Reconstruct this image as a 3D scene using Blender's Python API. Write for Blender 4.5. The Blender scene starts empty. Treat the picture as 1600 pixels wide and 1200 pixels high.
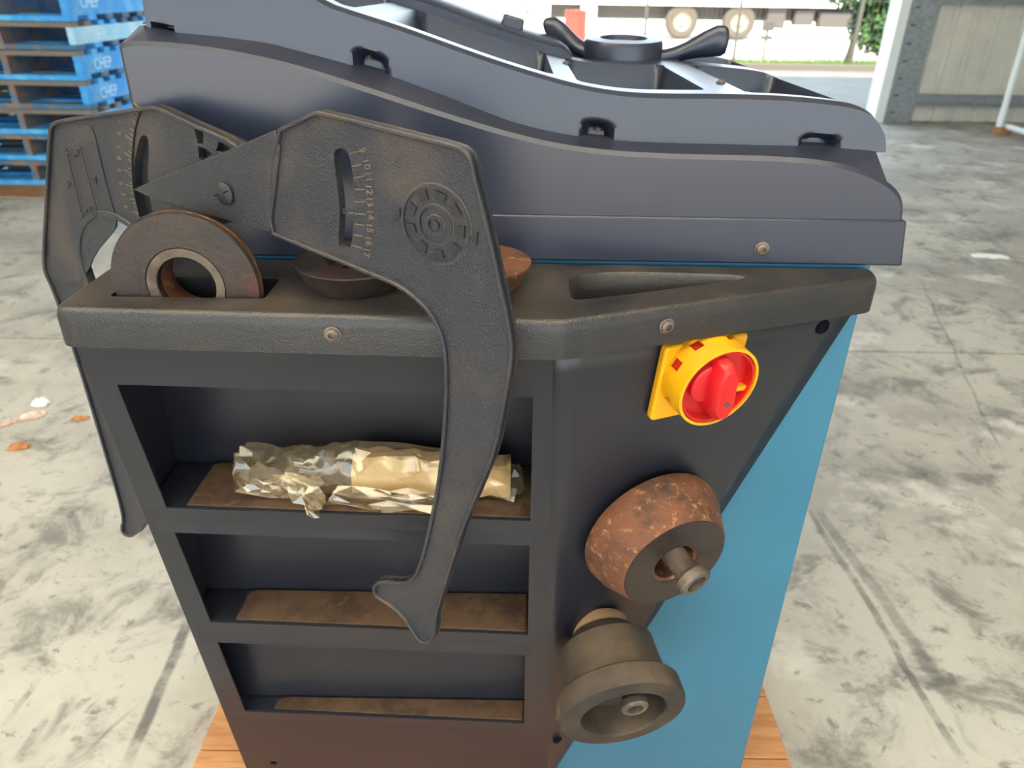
import bpy, bmesh, math, random
from math import radians, sin, cos, tan, pi, sqrt, atan2
from mathutils import Vector as V, Matrix
random.seed(7)
scene = bpy.context.scene
COL = scene.collection

# ------------------------------------------------------------------ camera
F, PITCH, ROLL, H = 1150.0, radians(28.5), radians(0.9), 1.5
FW = V((0, cos(PITCH), -sin(PITCH)))
UP0 = V((0, sin(PITCH), cos(PITCH)))
RT = V((1, 0, 0)) * cos(ROLL) + UP0 * sin(ROLL)
UP = V((1, 0, 0)) * -sin(ROLL) + UP0 * cos(ROLL)
EYE = V((0, 0, H))
cd = bpy.data.cameras.new('camera')
cd.sensor_width = 36; cd.lens = F / 1600 * 36; cd.clip_start = .05; cd.clip_end = 300
cam = bpy.data.objects.new('camera', cd); COL.objects.link(cam)
cam.matrix_world = Matrix(((RT.x, UP.x, -FW.x, EYE.x), (RT.y, UP.y, -FW.y, EYE.y), (RT.z, UP.z, -FW.z, EYE.z), (0, 0, 0, 1)))
cd.dof.use_dof = True; cd.dof.focus_distance = .85; cd.dof.aperture_fstop = 6.5
scene.camera = cam

# ------------------------------------------------------------------ light
w = bpy.data.worlds.new('sky'); scene.world = w; w.use_nodes = True
bg = w.node_tree.nodes['Background']
bg.inputs[0].default_value = (.74, .88, 1.0, 1); bg.inputs[1].default_value = 3.0
sd = bpy.data.lights.new('sun', 'SUN'); sd.energy = 13.0; sd.color = (1.0, .82, .58); sd.angle = radians(.6)
sun = bpy.data.objects.new('sun', sd); COL.objects.link(sun)
SUN_EL = radians(42); SUN_AZ = radians(12)           # from behind the camera, slightly left
sdir = V((sin(SUN_AZ) * cos(SUN_EL), cos(SUN_AZ) * cos(SUN_EL), -sin(SUN_EL)))
sun.rotation_euler = sdir.to_track_quat('-Z', 'Y').to_euler()
def portal(name, loc, rot, sx, sy):
    l = bpy.data.lights.new(name, 'AREA'); l.shape = 'RECTANGLE'; l.size = sx; l.size_y = sy; l.energy = 1
    l.cycles.is_portal = True
    o = bpy.data.objects.new(name, l); COL.objects.link(o); o.location = loc; o.rotation_euler = rot
ROOF_Z, FRONT_Y, BACK_Y = 4.6, -9.0, 10.0
portal('rear_door_daylight', (-.9, BACK_Y - .05, 2.25), (radians(-90), 0, 0), 11.0, 4.4)
portal('front_door_daylight', (0, FRONT_Y - .05, 2.3), (radians(90), 0, 0), 17.5, 4.5)
vs = scene.view_settings
vs.view_transform = 'Standard'; vs.look = 'None'; vs.gamma = 1; vs.use_curve_mapping = False
vs.exposure = 0.68

# ------------------------------------------------------------------ helpers
def ray(x, y): return FW + RT * ((x - 800) / F) + UP * ((600 - y) / F)
def on(x, y, p, n):
    d = ray(x, y); n = V(n); return EYE + d * ((V(p) - EYE).dot(n) / d.dot(n))
def onY(x, y, Y): return on(x, y, (0, Y, 0), (0, 1, 0))
def onZ(x, y, Z): return on(x, y, (0, 0, Z), (0, 0, 1))

def tag(o, label=None, cat=None, group=None, kind=None):
    if label: o['label'] = label
    if cat: o['category'] = cat
    if group: o['group'] = group
    if kind: o['kind'] = kind
    return o
def empty(name, loc, label, cat, group=None, rz=0):
    o = bpy.data.objects.new(name, None); COL.objects.link(o); o.location = loc; o.rotation_euler = (0, 0, rz)
    o.empty_display_size = .05
    return tag(o, label, cat, group)
def adopt(o, parent):
    """parent a part whose vertices are in world space"""
    o.parent = parent
    if parent.type == 'EMPTY':
        o.matrix_parent_inverse = (Matrix.Translation(parent.location) @ parent.rotation_euler.to_matrix().to_4x4()).inverted()
    return o
def mk(name, verts, faces, m, parent=None, smooth=None, local=False):
    me = bpy.data.meshes.new(name)
    me.from_pydata([tuple(v) for v in verts], [], faces)
    bm = bmesh.new(); bm.from_mesh(me); bmesh.ops.remove_doubles(bm, verts=bm.verts, dist=1e-6)
    bmesh.ops.recalc_face_normals(bm, faces=bm.faces); bm.to_mesh(me); bm.free()
    if m: me.materials.append(m)
    if smooth is not None:
        me.shade_smooth(); me.set_sharp_from_angle(angle=radians(smooth))
    o = bpy.data.objects.new(name, me); COL.objects.link(o)
    if parent is not None:
        if local: o.parent = parent
        else: adopt(o, parent)
    return o
def bevel(o, wd, seg=2, ang=30):
    b = o.modifiers.new('bevel', 'BEVEL'); b.width = wd; b.segments = seg; b.limit_method = 'ANGLE'; b.angle_limit = radians(ang)
    b.harden_normals = False
    o.data.shade_smooth(); o.data.set_sharp_from_angle(angle=radians(50))
    return o
def boxv(x0, x1, y0, y1, z0, z1):
    vs_ = [V((x, y, z)) for z in (z0, z1) for y in (y0, y1) for x in (x0, x1)]
    return vs_, [(0, 2, 3, 1), (4, 5, 7, 6), (0, 1, 5, 4), (2, 6, 7, 3), (0, 4, 6, 2), (1, 3, 7, 5)]
def box(name, x0, x1, y0, y1, z0, z1, m, parent=None, bv=0, local=False):
    o = mk(name, *boxv(x0, x1, y0, y1, z0, z1), m, parent, local=local)
    if bv: bevel(o, bv)
    return o
def prism_data(pts, n, t0, t1):
    """pts: closed 3D outline; extruded from n*t0 to n*t1"""
    n = V(n); k = len(pts)
    vv = [V(p) + n * t0 for p in pts] + [V(p) + n * t1 for p in pts]
    ff = [tuple(range(k - 1, -1, -1)), tuple(range(k, 2 * k))] + [(i, (i + 1) % k, k + (i + 1) % k, k + i) for i in range(k)]
    return vv, ff
def prism(name, pts, n, t0, t1, m, parent=None, smooth=None):
    return mk(name, *prism_data(pts, n, t0, t1), m, parent, smooth)
def cut(o, cutters):
    """subtract closed meshes (verts, faces) and keep the result as plain mesh"""
    tmp = []
    for vv, ff in cutters:
        c = mk('cutter', vv, ff, None); tmp.append(c)
        b = o.modifiers.new('cut', 'BOOLEAN'); b.operation = 'DIFFERENCE'; b.solver = 'EXACT'; b.object = c
    bpy.context.view_layer.update()
    dg = bpy.context.evaluated_depsgraph_get()
    me = bpy.data.meshes.new_from_object(o.evaluated_get(dg))
    old = o.data; nm = old.name
    o.modifiers.clear(); o.data = me; bpy.data.meshes.remove(old); me.name = nm
    for c in tmp:
        d = c.data; bpy.data.objects.remove(c); bpy.data.meshes.remove(d)
    return o
def frame(axis, hint=(0, 0, 1)):
    a = V(axis).normalized(); h = V(hint)
    if abs(a.dot(h)) > .95: h = V((1, 0, 0))
    u = h.cross(a).normalized(); return u, a.cross(u), a
def lathe_data(prof, o, axis, seg=32):
    u, v, a = frame(axis); o = V(o); vv = []; ff = []
    for r, h in prof:
        for i in range(seg):
            t = 2 * pi * i / seg; vv.append(o + a * h + (u * cos(t) + v * sin(t)) * max(r, 1e-5))
    n = len(prof)
    for j in range(n - 1):
        for i in range(seg):
            k = (i + 1) % seg; ff.append((j * seg + i, j * seg + k, (j + 1) * seg + k, (j + 1) * seg + i))
    return vv, ff
def lathe(name, prof, o, axis, m, parent=None, seg=32, smooth=35, local=False):
    return mk(name, *lathe_data(prof, o, axis, seg), m, parent, smooth, local)
def chaikin(pts, n=2, closed=True):
    for _ in range(n):
        q = []
        L = len(pts)
        rng = range(L if closed else L - 1)
        if not closed: q.append(pts[0])
        for i in rng:
            a, b = V(pts[i]), V(pts[(i + 1) % L]); q += [a * .75 + b * .25, a * .25 + b * .75]
        if not closed: q.append(pts[-1])
        pts = q
    return [V(p) for p in pts]
def tube_data(path, r, seg=10, r2=None, hint=(0, 0, 1), cap=True):
    """loft of ellipses along a path; r may be a list; r2 the radius along hint"""
    path = [V(p) for p in path]; n = len(path); vv = []; ff = []
    for i, p in enumerate(path):
        t = (path[min(i + 1, n - 1)] - path[max(i - 1, 0)]).normalized()
        u, v, a = frame(t, hint)
        ra = r[i] if isinstance(r, (list, tuple)) else r
        rb = ra if r2 is None else (r2[i] if isinstance(r2, (list, tuple)) else r2)
        for k in range(seg):
            an = 2 * pi * k / seg; vv.append(p + u * (ra * cos(an)) + v * (rb * sin(an)))
    for i in range(n - 1):
        for k in range(seg):
            l = (k + 1) % seg; ff.append((i * seg + k, i * seg + l, (i + 1) * seg + l, (i + 1) * seg + k))
    if cap: ff += [tuple(range(seg - 1, -1, -1)), tuple(range((n - 1) * seg, n * seg))]
    return vv, ff
def tube(name, path, r, m, parent=None, seg=10, r2=None, hint=(0, 0, 1), smooth=40):
    return mk(name, *tube_data(path, r, seg, r2, hint), m, parent, smooth)
def merge(*data):
    vv = []; ff = []
    for a, b in data:
        o = len(vv); vv += list(a); ff += [tuple(i + o for i in f) for f in b]
    return vv, ff
def offset2(pts, d):
    """inset a counter-clockwise 2D outline by d"""
    k = len(pts); out = []
    for i in range(k):
        a, b, c = pts[i - 1], pts[i], pts[(i + 1) % k]
        e = ((b - a).normalized() + (c - b).normalized())
        if e.length < 1e-6: e = (c - b)
        e.normalize(); nrm = V((-e.y, e.x))
        out.append(b + nrm * d)
    return out
def area2(p): return sum(p[i - 1].x * p[i].y - p[i].x * p[i - 1].y for i in range(len(p))) / 2
def text_mesh(name, s, size, o, u, v, n, depth, m, parent):
    c = bpy.data.curves.new(name, 'FONT'); c.body = s; c.size = size; c.align_x = 'CENTER'; c.align_y = 'CENTER'; c.extrude = depth; c.resolution_u = 2
    t = bpy.data.objects.new('t', c); COL.objects.link(t); bpy.context.view_layer.update()
    me = bpy.data.meshes.new_from_object(t.evaluated_get(bpy.context.evaluated_depsgraph_get()))
    bpy.data.objects.remove(t); bpy.data.curves.remove(c)
    u, v, n = V(u), V(v), V(n)
    me.transform(Matrix(((u.x, v.x, n.x, o[0]), (u.y, v.y, n.y, o[1]), (u.z, v.z, n.z, o[2]), (0, 0, 0, 1))))
    me.materials.clear(); me.materials.append(m); me.name = name
    ob = bpy.data.objects.new(name, me); COL.objects.link(ob)
    if parent is not None: adopt(ob, parent)
    return ob

# ------------------------------------------------------------------ materials
def srgb(r, g, b):
    f = lambda c: (c / 255 / 12.92) if c <= 10 else ((c / 255 + .055) / 1.055) ** 2.4
    return (f(r), f(g), f(b), 1)
def mat(name, c1, c2=None, scale=8, rough=.5, rough2=None, metal=0, bump=0, bscale=300, lo=.4, hi=.65, spec=.5, detail=4, stretch=None, c3=None, scale3=20, lo3=.6, hi3=.7, bdist=.002):
    m = bpy.data.materials.new(name); m.use_nodes = True
    nt = m.node_tree; N = nt.nodes; L = nt.links
    b = N['Principled BSDF']; b.inputs['Base Color'].default_value = c1; b.inputs['Roughness'].default_value = rough
    b.inputs['Metallic'].default_value = metal; b.inputs['Specular IOR Level'].default_value = spec
    tc = N.new('ShaderNodeTexCoord'); src = tc.outputs['Object']
    if stretch:
        mp = N.new('ShaderNodeMapping'); mp.inputs['Scale'].default_value = stretch; L.new(src, mp.inputs[0]); src = mp.outputs[0]
    def noise(sc, det=detail):
        n = N.new('ShaderNodeTexNoise'); n.inputs['Scale'].default_value = sc; n.inputs['Detail'].default_value = det; n.inputs['Roughness'].default_value = .62
        L.new(src, n.inputs['Vector']); return n
    def ramp(n, a, bb):
        r = N.new('ShaderNodeMapRange'); r.inputs['From Min'].default_value = a; r.inputs['From Max'].default_value = bb; r.interpolation_type = 'SMOOTHSTEP'
        L.new(n.outputs[0], r.inputs[0]); return r.outputs[0]
    if c2:
        f = ramp(noise(scale), lo, hi); mx = N.new('ShaderNodeMix'); mx.data_type = 'RGBA'
        mx.inputs['A'].default_value = c1; mx.inputs['B'].default_value = c2; L.new(f, mx.inputs['Factor']); out = mx.outputs['Result']
        if c3:
            f3 = ramp(noise(scale3, 6), lo3, hi3); m3 = N.new('ShaderNodeMix'); m3.data_type = 'RGBA'
            L.new(out, m3.inputs['A']); m3.inputs['B'].default_value = c3; L.new(f3, m3.inputs['Factor']); out = m3.outputs['Result']
        L.new(out, b.inputs['Base Color'])
        if rough2 is not None:
            rr = N.new('ShaderNodeMapRange'); rr.inputs['To Min'].default_value = rough; rr.inputs['To Max'].default_value = rough2
            L.new(f, rr.inputs[0]); L.new(rr.outputs[0], b.inputs['Roughness'])
    if bump:
        bn = noise(bscale, 2); bp = N.new('ShaderNodeBump'); bp.inputs['Strength'].default_value = bump; bp.inputs['Distance'].default_value = bdist
        L.new(bn.outputs[0], bp.inputs['Height']); L.new(bp.outputs[0], b.inputs['Normal'])
    return m
def dusty(m, dust, amount=.5, scale=14, nz=.25):
    """settled dust: patchy on faces that point upwards"""
    nt = m.node_tree; N = nt.nodes; L = nt.links; b = N['Principled BSDF']
    bc = b.inputs['Base Color']; cur = bc.links[0].from_socket if bc.links else None
    g = N.new('ShaderNodeNewGeometry'); sx = N.new('ShaderNodeSeparateXYZ'); L.new(g.outputs['Normal'], sx.inputs[0])
    r = N.new('ShaderNodeMapRange'); r.inputs['From Min'].default_value = nz; r.inputs['From Max'].default_value = .95; L.new(sx.outputs[2], r.inputs[0])
    tc = N.new('ShaderNodeTexCoord'); n = N.new('ShaderNodeTexNoise'); n.inputs['Scale'].default_value = scale; n.inputs['Detail'].default_value = 5
    L.new(tc.outputs['Object'], n.inputs['Vector'])
    r2 = N.new('ShaderNodeMapRange'); r2.inputs['From Min'].default_value = .3; r2.inputs['From Max'].default_value = .7; L.new(n.outputs[0], r2.inputs[0])
    mu = N.new('ShaderNodeMath'); mu.operation = 'MULTIPLY'; L.new(r.outputs[0], mu.inputs[0]); L.new(r2.outputs[0], mu.inputs[1])
    m2 = N.new('ShaderNodeMath'); m2.operation = 'MULTIPLY'; m2.inputs[1].default_value = amount; L.new(mu.outputs[0], m2.inputs[0])
    mx = N.new('ShaderNodeMix'); mx.data_type = 'RGBA'; mx.inputs['A'].default_value = bc.default_value; mx.inputs['B'].default_value = dust
    if cur: L.new(cur, mx.inputs['A'])
    L.new(m2.outputs[0], mx.inputs['Factor']); L.new(mx.outputs['Result'], bc)
    return m
DUST = srgb(112, 96, 78)
M_HOOD = dusty(mat('glare_tinted_hood_plastic', srgb(36, 41, 58), rough=.30, bump=.12, bscale=900, bdist=.0005, spec=.6), DUST, .10)  # blue cast puts the window glare into the black plastic's colour
M_TRAY = dusty(mat('leather_grain_tray_plastic', srgb(27, 28, 33), srgb(35, 34, 34), 9, .34, .34, bump=.6, bscale=420, bdist=.0012, spec=.55), DUST, .36)
M_CAL = dusty(mat('caliper_plastic', srgb(38, 40, 48), srgb(66, 58, 53), 11, .40, .6, lo=.45, hi=.75, bump=.7, bscale=480, bdist=.0016), DUST, .5)
M_CALD = mat('caliper_mark_plastic', srgb(26, 27, 33), rough=.5)
M_CALT = mat('caliper_dusty_mark', srgb(104, 88, 74), rough=.7)
M_PANEL = mat('glare_tinted_powder_coat', srgb(31, 33, 42), srgb(35, 36, 43), 4, .34, .40, bump=.10, bscale=1200, bdist=.0004)  # black coat, slightly blue: window glare is mixed into the base colour
M_LINER = mat('brown_felt_liner', srgb(94, 74, 59), srgb(74, 58, 49), 18, .95, bump=.7, bscale=700, c3=srgb(100, 80, 60), scale3=40, lo3=.55, hi3=.7, spec=.1)
M_BLUE = mat('blue_enamel', srgb(46, 106, 132), srgb(50, 110, 136), 3, .32)
M_YEL = dusty(mat('yellow_plastic', srgb(232, 166, 4), srgb(222, 154, 4), 12, .38), srgb(140, 110, 60), .6, 20)
M_RED = dusty(mat('red_plastic', srgb(204, 24, 28), srgb(192, 22, 32), 10, .33), srgb(140, 90, 80), .4, 20)
M_RUST = mat('rusty_steel', srgb(110, 68, 44), srgb(64, 48, 40), 20, .72, .8, metal=.15, lo=.43, hi=.70, bump=.7, bscale=190, c3=srgb(156, 112, 72), scale3=75, lo3=.54, hi3=.70, detail=7)
M_RUSTD = mat('dark_rusty_steel', srgb(54, 46, 43), srgb(94, 48, 38), 15, .42, .7, metal=.35, lo=.54, hi=.74, bump=.3, bscale=180, c3=srgb(42, 38, 38), scale3=22, lo3=.48, hi3=.7, detail=7)
M_STEEL = mat('worn_dark_steel', srgb(112, 100, 90), srgb(84, 72, 64), 24, .42, .6, metal=.5, bump=.2, bscale=200)
M_RUBBER = dusty(mat('dusty_black_rubber', srgb(50, 46, 43), srgb(68, 58, 50), 14, .7, bump=.35, bscale=500, spec=.3), DUST, .5)
M_CREAM = mat('worn_cream_plastic', srgb(176, 144, 116), rough=.6)
M_BOLT = mat('dull_bolt_steel', srgb(112, 98, 88), srgb(84, 74, 70), 60, .5, metal=.4)
M_HOLE = mat('dark_hole', srgb(14, 15, 20), rough=.9, spec=.1)
M_WOOD = mat('pale_pallet_wood', srgb(196, 142, 94), srgb(174, 116, 74), 6, .8, lo=.35, hi=.7, bump=.4, bscale=60, stretch=(1.2, 9, 9), c3=srgb(150, 98, 64), scale3=9, lo3=.62, hi3=.7)
M_PBLUE = mat('door_lit_pallet_blue', srgb(52, 150, 226), srgb(96, 182, 236), 5, .75, lo=.4, hi=.7, c3=srgb(120, 150, 170), scale3=9, lo3=.6, hi3=.7)  # brightened blue: door light on the side faces is put into the paint
M_PBLUED = mat('weathered_blue_board', srgb(60, 108, 146), srgb(128, 118, 106), 4, .85, lo=.45, hi=.62, c3=srgb(140, 96, 76), scale3=5, lo3=.58, hi3=.66)
M_PGREY = mat('weathered_grey_board', srgb(118, 112, 104), srgb(138, 92, 74), 3, .85, lo=.52, hi=.66)
M_PALE = mat('faded_pale_blue_paint', srgb(150, 204, 232), srgb(186, 222, 236), 5, .75)
M_PTXT = mat('pale_stencil_paint', srgb(196, 226, 240), rough=.8)
M_WHITE = mat('white_painted_steel', srgb(226, 230, 228), rough=.45)
M_GALV = mat('galvanised_steel', srgb(150, 156, 158), srgb(128, 136, 140), 30, .5, metal=.4, lo=.4, hi=.6)
M_SHEET = mat('cream_wall_sheet', srgb(214, 211, 198), srgb(204, 201, 190), 3, .6)
M_ROOF = mat('roof_sheet', srgb(170, 172, 172), rough=.8)
M_CARD = mat('brown_cardboard', srgb(164, 122, 82), srgb(146, 106, 72), 8, .9)
M_LEAF = mat('tree_leaf', srgb(66, 104, 50), srgb(40, 80, 46), 3, .6)
M_LEAFY = mat('grass_blade', srgb(88, 112, 52), srgb(66, 92, 46), 5, .9)
M_BARK = mat('tree_bark', srgb(52, 45, 38), rough=.9)
M_TYRE = mat('dusty_tyre', srgb(70, 66, 62), rough=.85)
M_RIM = mat('pale_wheel_rim', srgb(140, 134, 122), rough=.5)
M_TRUCK = mat('white_truck_paint', srgb(232, 232, 226), rough=.4)
M_CHASS = mat('grey_chassis', srgb(62, 60, 62), rough=.7)
M_ORANGE = mat('red_orange_drum', srgb(150, 46, 36), rough=.5)
M_WIRE = mat('dark_fence_wire', srgb(62, 66, 62), rough=.6)
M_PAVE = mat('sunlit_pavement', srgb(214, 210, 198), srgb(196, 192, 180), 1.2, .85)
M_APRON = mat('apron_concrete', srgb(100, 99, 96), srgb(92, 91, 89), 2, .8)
M_KERB = mat('kerb_concrete', srgb(80, 79, 76), rough=.9)
M_PAPER = mat('white_scrap', srgb(236, 240, 240), rough=.5)
M_SCR1 = mat('orange_scrap', srgb(190, 126, 74), srgb(160, 100, 60), 40, .8)
M_SCR2 = mat('pinkish_scrap', srgb(206, 170, 150), srgb(226, 214, 206), 50, .6)

def floor_material():
    m = mat('stained_concrete', srgb(176, 173, 166), rough=.55)
    nt = m.node_tree; N = nt.nodes; L = nt.links; b = N['Principled BSDF']
    tc = N.new('ShaderNodeTexCoord'); P = tc.outputs['Object']
    def noise(sc, det=5, ro=.6, dist=0):
        n = N.new('ShaderNodeTexNoise'); n.inputs['Scale'].default_value = sc; n.inputs['Detail'].default_value = det; n.inputs['Roughness'].default_value = ro; n.inputs['Distortion'].default_value = dist
        L.new(P, n.inputs['Vector']); return n.outputs[0]
    def ss(v, a, c):
        r = N.new('ShaderNodeMapRange'); r.interpolation_type = 'SMOOTHSTEP'; r.inputs['From Min'].default_value = a; r.inputs['From Max'].default_value = c; L.new(v, r.inputs[0]); return r.outputs[0]
    def ma(op, a, c, d=None):
        x = N.new('ShaderNodeMath'); x.operation = op
        for i, q in enumerate((a, c, d)):
            if q is None: continue
            if isinstance(q, (int, float)): x.inputs[i].default_value = q
            else: L.new(q, x.inputs[i])
        return x.outputs[0]
    def mix(f, a, c):
        x = N.new('ShaderNodeMix'); x.data_type = 'RGBA'; L.new(f, x.inputs['Factor'])
        for k, q in (('A', a), ('B', c)):
            if isinstance(q, tuple): x.inputs[k].default_value = q
            else: L.new(q, x.inputs[k])
        return x.outputs['Result']
    col = mix(ss(noise(1.1, 6, .65), .38, .64), srgb(192, 188, 178), srgb(158, 154, 147))
    col = mix(ma('MULTIPLY', ss(noise(4.5, 6, .7, .6), .48, .66), .8), col, srgb(112, 109, 106))
    col = mix(ma('MULTIPLY', ss(noise(2.3, 5, .6, .3), .55, .68), .8), col, srgb(216, 213, 204))
    col = mix(ma('MULTIPLY', ss(noise(17, 6, .7, .5), .56, .68), .6), col, srgb(88, 85, 84))
    col = mix(ma('MULTIPLY', ss(noise(60, 3, .6), .66, .74), .5), col, srgb(80, 76, 72))
    # tyre and scrape marks: streaks along floor segments
    sep = N.new('ShaderNodeSeparateXYZ'); L.new(P, sep.inputs[0])
    wob = ma('MULTIPLY', ma('SUBTRACT', noise(3, 3), .5), .05)
    brk = ss(noise(9, 5, .7), .36, .56)
    def streak(x0, y0, x1, y1, wd, s, c=srgb(84, 82, 82)):
        nonlocal col
        dx, dy = x1 - x0, y1 - y0; ln = sqrt(dx * dx + dy * dy); dx /= ln; dy /= ln
        px = ma('SUBTRACT', sep.outputs[0], x0); py = ma('SUBTRACT', sep.outputs[1], y0)
        al = ma('ADD', ma('MULTIPLY', px, dx), ma('MULTIPLY', py, dy))
        ac = ma('ABSOLUTE', ma('ADD', ma('SUBTRACT', ma('MULTIPLY', px, dy), ma('MULTIPLY', py, dx)), wob), 0)
        f = ma('SUBTRACT', 1, ss(ac, wd * .5, wd * 1.2))
        f = ma('MULTIPLY', f, ma('MULTIPLY', ss(al, -.02, .06), ma('SUBTRACT', 1, ss(al, ln - .1, ln + .03))))
        f = ma('MULTIPLY', ma('MULTIPLY', f, ma('ADD', ma('MULTIPLY', brk, .6), .4)), s)
        col = mix(f, col, c)
    g = lambda x, y: (onZ(x, y, 0).x, onZ(x, y, 0).y)
    for (a, c, wd, s) in [((298, 965), (196, 1205), .016, .8), ((1262, 790), (1505, 1190), .012, .65), ((1275, 790), (1490, 1100), .02, .45),
                          ((1500, 330), (1600, 420), .03, .3), ((1440, 440), (1560, 700), .007, .5), ((10, 1130), (60, 1060), .01, .6), ((20, 1190), (75, 1120), .012, .6), ((125, 1185), (215, 1100), .006, .5),
                          ((30, 995), (62, 978), .022, .75), ((88, 992), (120, 983), .024, .8), ((172, 985), (184, 968), .012, .7), ((195, 975), (240, 970), .018, .7), ((265, 958), (298, 955), .02, .6), ((242, 998), (254, 995), .015, .7),
                          ((1390, 470), (1420, 505), .02, .45), ((1430, 505), (1465, 530), .02, .4), ((1440, 1070), (1530, 1060), .012, .5)]:
        streak(*g(*a), *g(*c), wd, s)
    L.new(col, b.inputs['Base Color'])
    rr = N.new('ShaderNodeMapRange'); rr.inputs['To Min'].default_value = .30; rr.inputs['To Max'].default_value = .55; L.new(noise(5), rr.inputs[0]); L.new(rr.outputs[0], b.inputs['Roughness'])
    bp = N.new('ShaderNodeBump'); bp.inputs['Strength'].default_value = .25; bp.inputs['Distance'].default_value = .004; L.new(noise(40, 6, .7), bp.inputs['Height']); L.new(bp.outputs[0], b.inputs['Normal'])
    return m
M_FLOOR = floor_material()

# ------------------------------------------------------------------ the shed
S = lambda o: tag(o, kind='structure')
JY0 = onZ(800, 540, 0).y
fl = S(box('floor', -9.2, 9.2, -9.2, BACK_Y + .1, -.25, -.03, M_KERB))
tag(fl, 'stained grey concrete slab floor of the shed')
box('slab', -9.2, 9.2, -9.2, JY0 - .012, -.03, 0, M_FLOOR, fl)
box('slab', -9.2, 9.2, JY0 + .012, BACK_Y + .1, -.03, 0, M_FLOOR, fl)
ce = S(box('ceiling', -9.2, 9.2, FRONT_Y, BACK_Y + .4, ROOF_Z, ROOF_Z + .1, M_ROOF))
cut(ce, [boxv(-7.5, 2.5, -2.4, .4, ROOF_Z - .5, ROOF_Z + .5)])
msk = bpy.data.materials.new('fibreglass_skylight'); msk.use_nodes = True
_n = msk.node_tree.nodes; _n.remove(_n['Principled BSDF']); _t = _n.new('ShaderNodeBsdfTranslucent'); _t.inputs[0].default_value = (.95, .92, .84, 1)
msk.node_tree.links.new(_t.outputs[0], _n['Material Output'].inputs[0])
box('skylight_panel', -7.5, 2.5, -2.4, .4, ROOF_Z + .03, ROOF_Z + .04, msk, ce)
S(box('wall_left', -9.3, -9.2, FRONT_Y, BACK_Y + .4, 0, ROOF_Z, M_SHEET))
S(box('wall_right', 9.2, 9.3, FRONT_Y, BACK_Y + .4, 0, ROOF_Z, M_SHEET))
S(box('wall_back_left', -9.2, -6.4, BACK_Y, BACK_Y + .08, 0, ROOF_Z, M_SHEET))
# corrugated wall to the right of the doorway
CX = onZ(1380, 192, 0).x
def ribbed(x0, x1, y, z0, z1, pitch, rw, rd):
    prof = []; x = x0
    while x < x1 - pitch:
        prof += [(x, y), (x + pitch - rw, y), (x + pitch - rw * .75, y + rd), (x + pitch - rw * .25, y + rd)]; x += pitch
    prof.append((x1, y))
    vv = [V((a, c, z)) for z in (z0, z1) for a, c in prof]; n = len(prof)
    return vv, [(i, i + 1, n + i + 1, n + i) for i in range(n - 1)]
wb = S(mk('wall_back_right', *ribbed(CX + .2, 9.2, BACK_Y + .16, -.01, ROOF_Z, .26, .10, .035), M_SHEET))
sol = wb.modifiers.new('solid', 'SOLIDIFY'); sol.thickness = .01
tag(wb, 'cream corrugated sheet wall right of the doorway')
def zat(y, Y): return onY(1500, y, Y).z
for zc, nm in ((zat(157, BACK_Y), 0), (zat(-4, BACK_Y), 1)):
    gg = box('girt', CX + .28, 9.2, BACK_Y + .04, BACK_Y + .15, zc - .055, zc + .055, M_GALV, wb)
    box('girt_flange', CX + .28, 9.2, BACK_Y - .01, BACK_Y + .04, zc - .075, zc - .045, M_GALV, gg)
tr = S(box('trim_1', CX + .02, CX + .34, BACK_Y - .02, BACK_Y + .18, 0, ROOF_Z, M_GALV)); tag(tr, 'galvanised steel column beside the doorway')
for k in range(7):
    z = .12 + k * .2; box('slot', CX + .06, CX + .12, BACK_Y - .024, BACK_Y - .02, z, z + .018, M_CHASS, tr)
tr = S(box('trim_2', CX - .13, CX - .01, BACK_Y - .05, BACK_Y + .25, 0, ROOF_Z, M_WHITE)); tag(tr, 'white painted door guide at the doorway edge')
box('track', CX - .012, CX + .02, BACK_Y - .06, BACK_Y, 0, ROOF_Z, M_GALV, tr)
# outside
FY = 17.0
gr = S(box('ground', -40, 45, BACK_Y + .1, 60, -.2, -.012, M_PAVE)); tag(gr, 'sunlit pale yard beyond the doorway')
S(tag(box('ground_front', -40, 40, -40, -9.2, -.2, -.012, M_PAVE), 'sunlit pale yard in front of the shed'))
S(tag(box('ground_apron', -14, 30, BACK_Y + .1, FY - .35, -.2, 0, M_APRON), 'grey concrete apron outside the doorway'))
kb = S(box('trim_3', -14, 30, FY - .35, FY - .2, -.05, .12, M_KERB, bv=.01)); tag(kb, 'low concrete kerb along the fence')
# ------------------------------------------------------------------ wheel balancer
YB = .899
bal = empty('wheel_balancer', (0, 1.1, .12), 'black and blue wheel balancing machine with shelves, standing on the wooden pallet', 'machine')
cab = box('cabinet', -.485, .4555, YB, 1.56, .12, 1.215, M_BLUE, bal, bv=.004)
tag(cab, 'blue painted steel cabinet')

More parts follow.
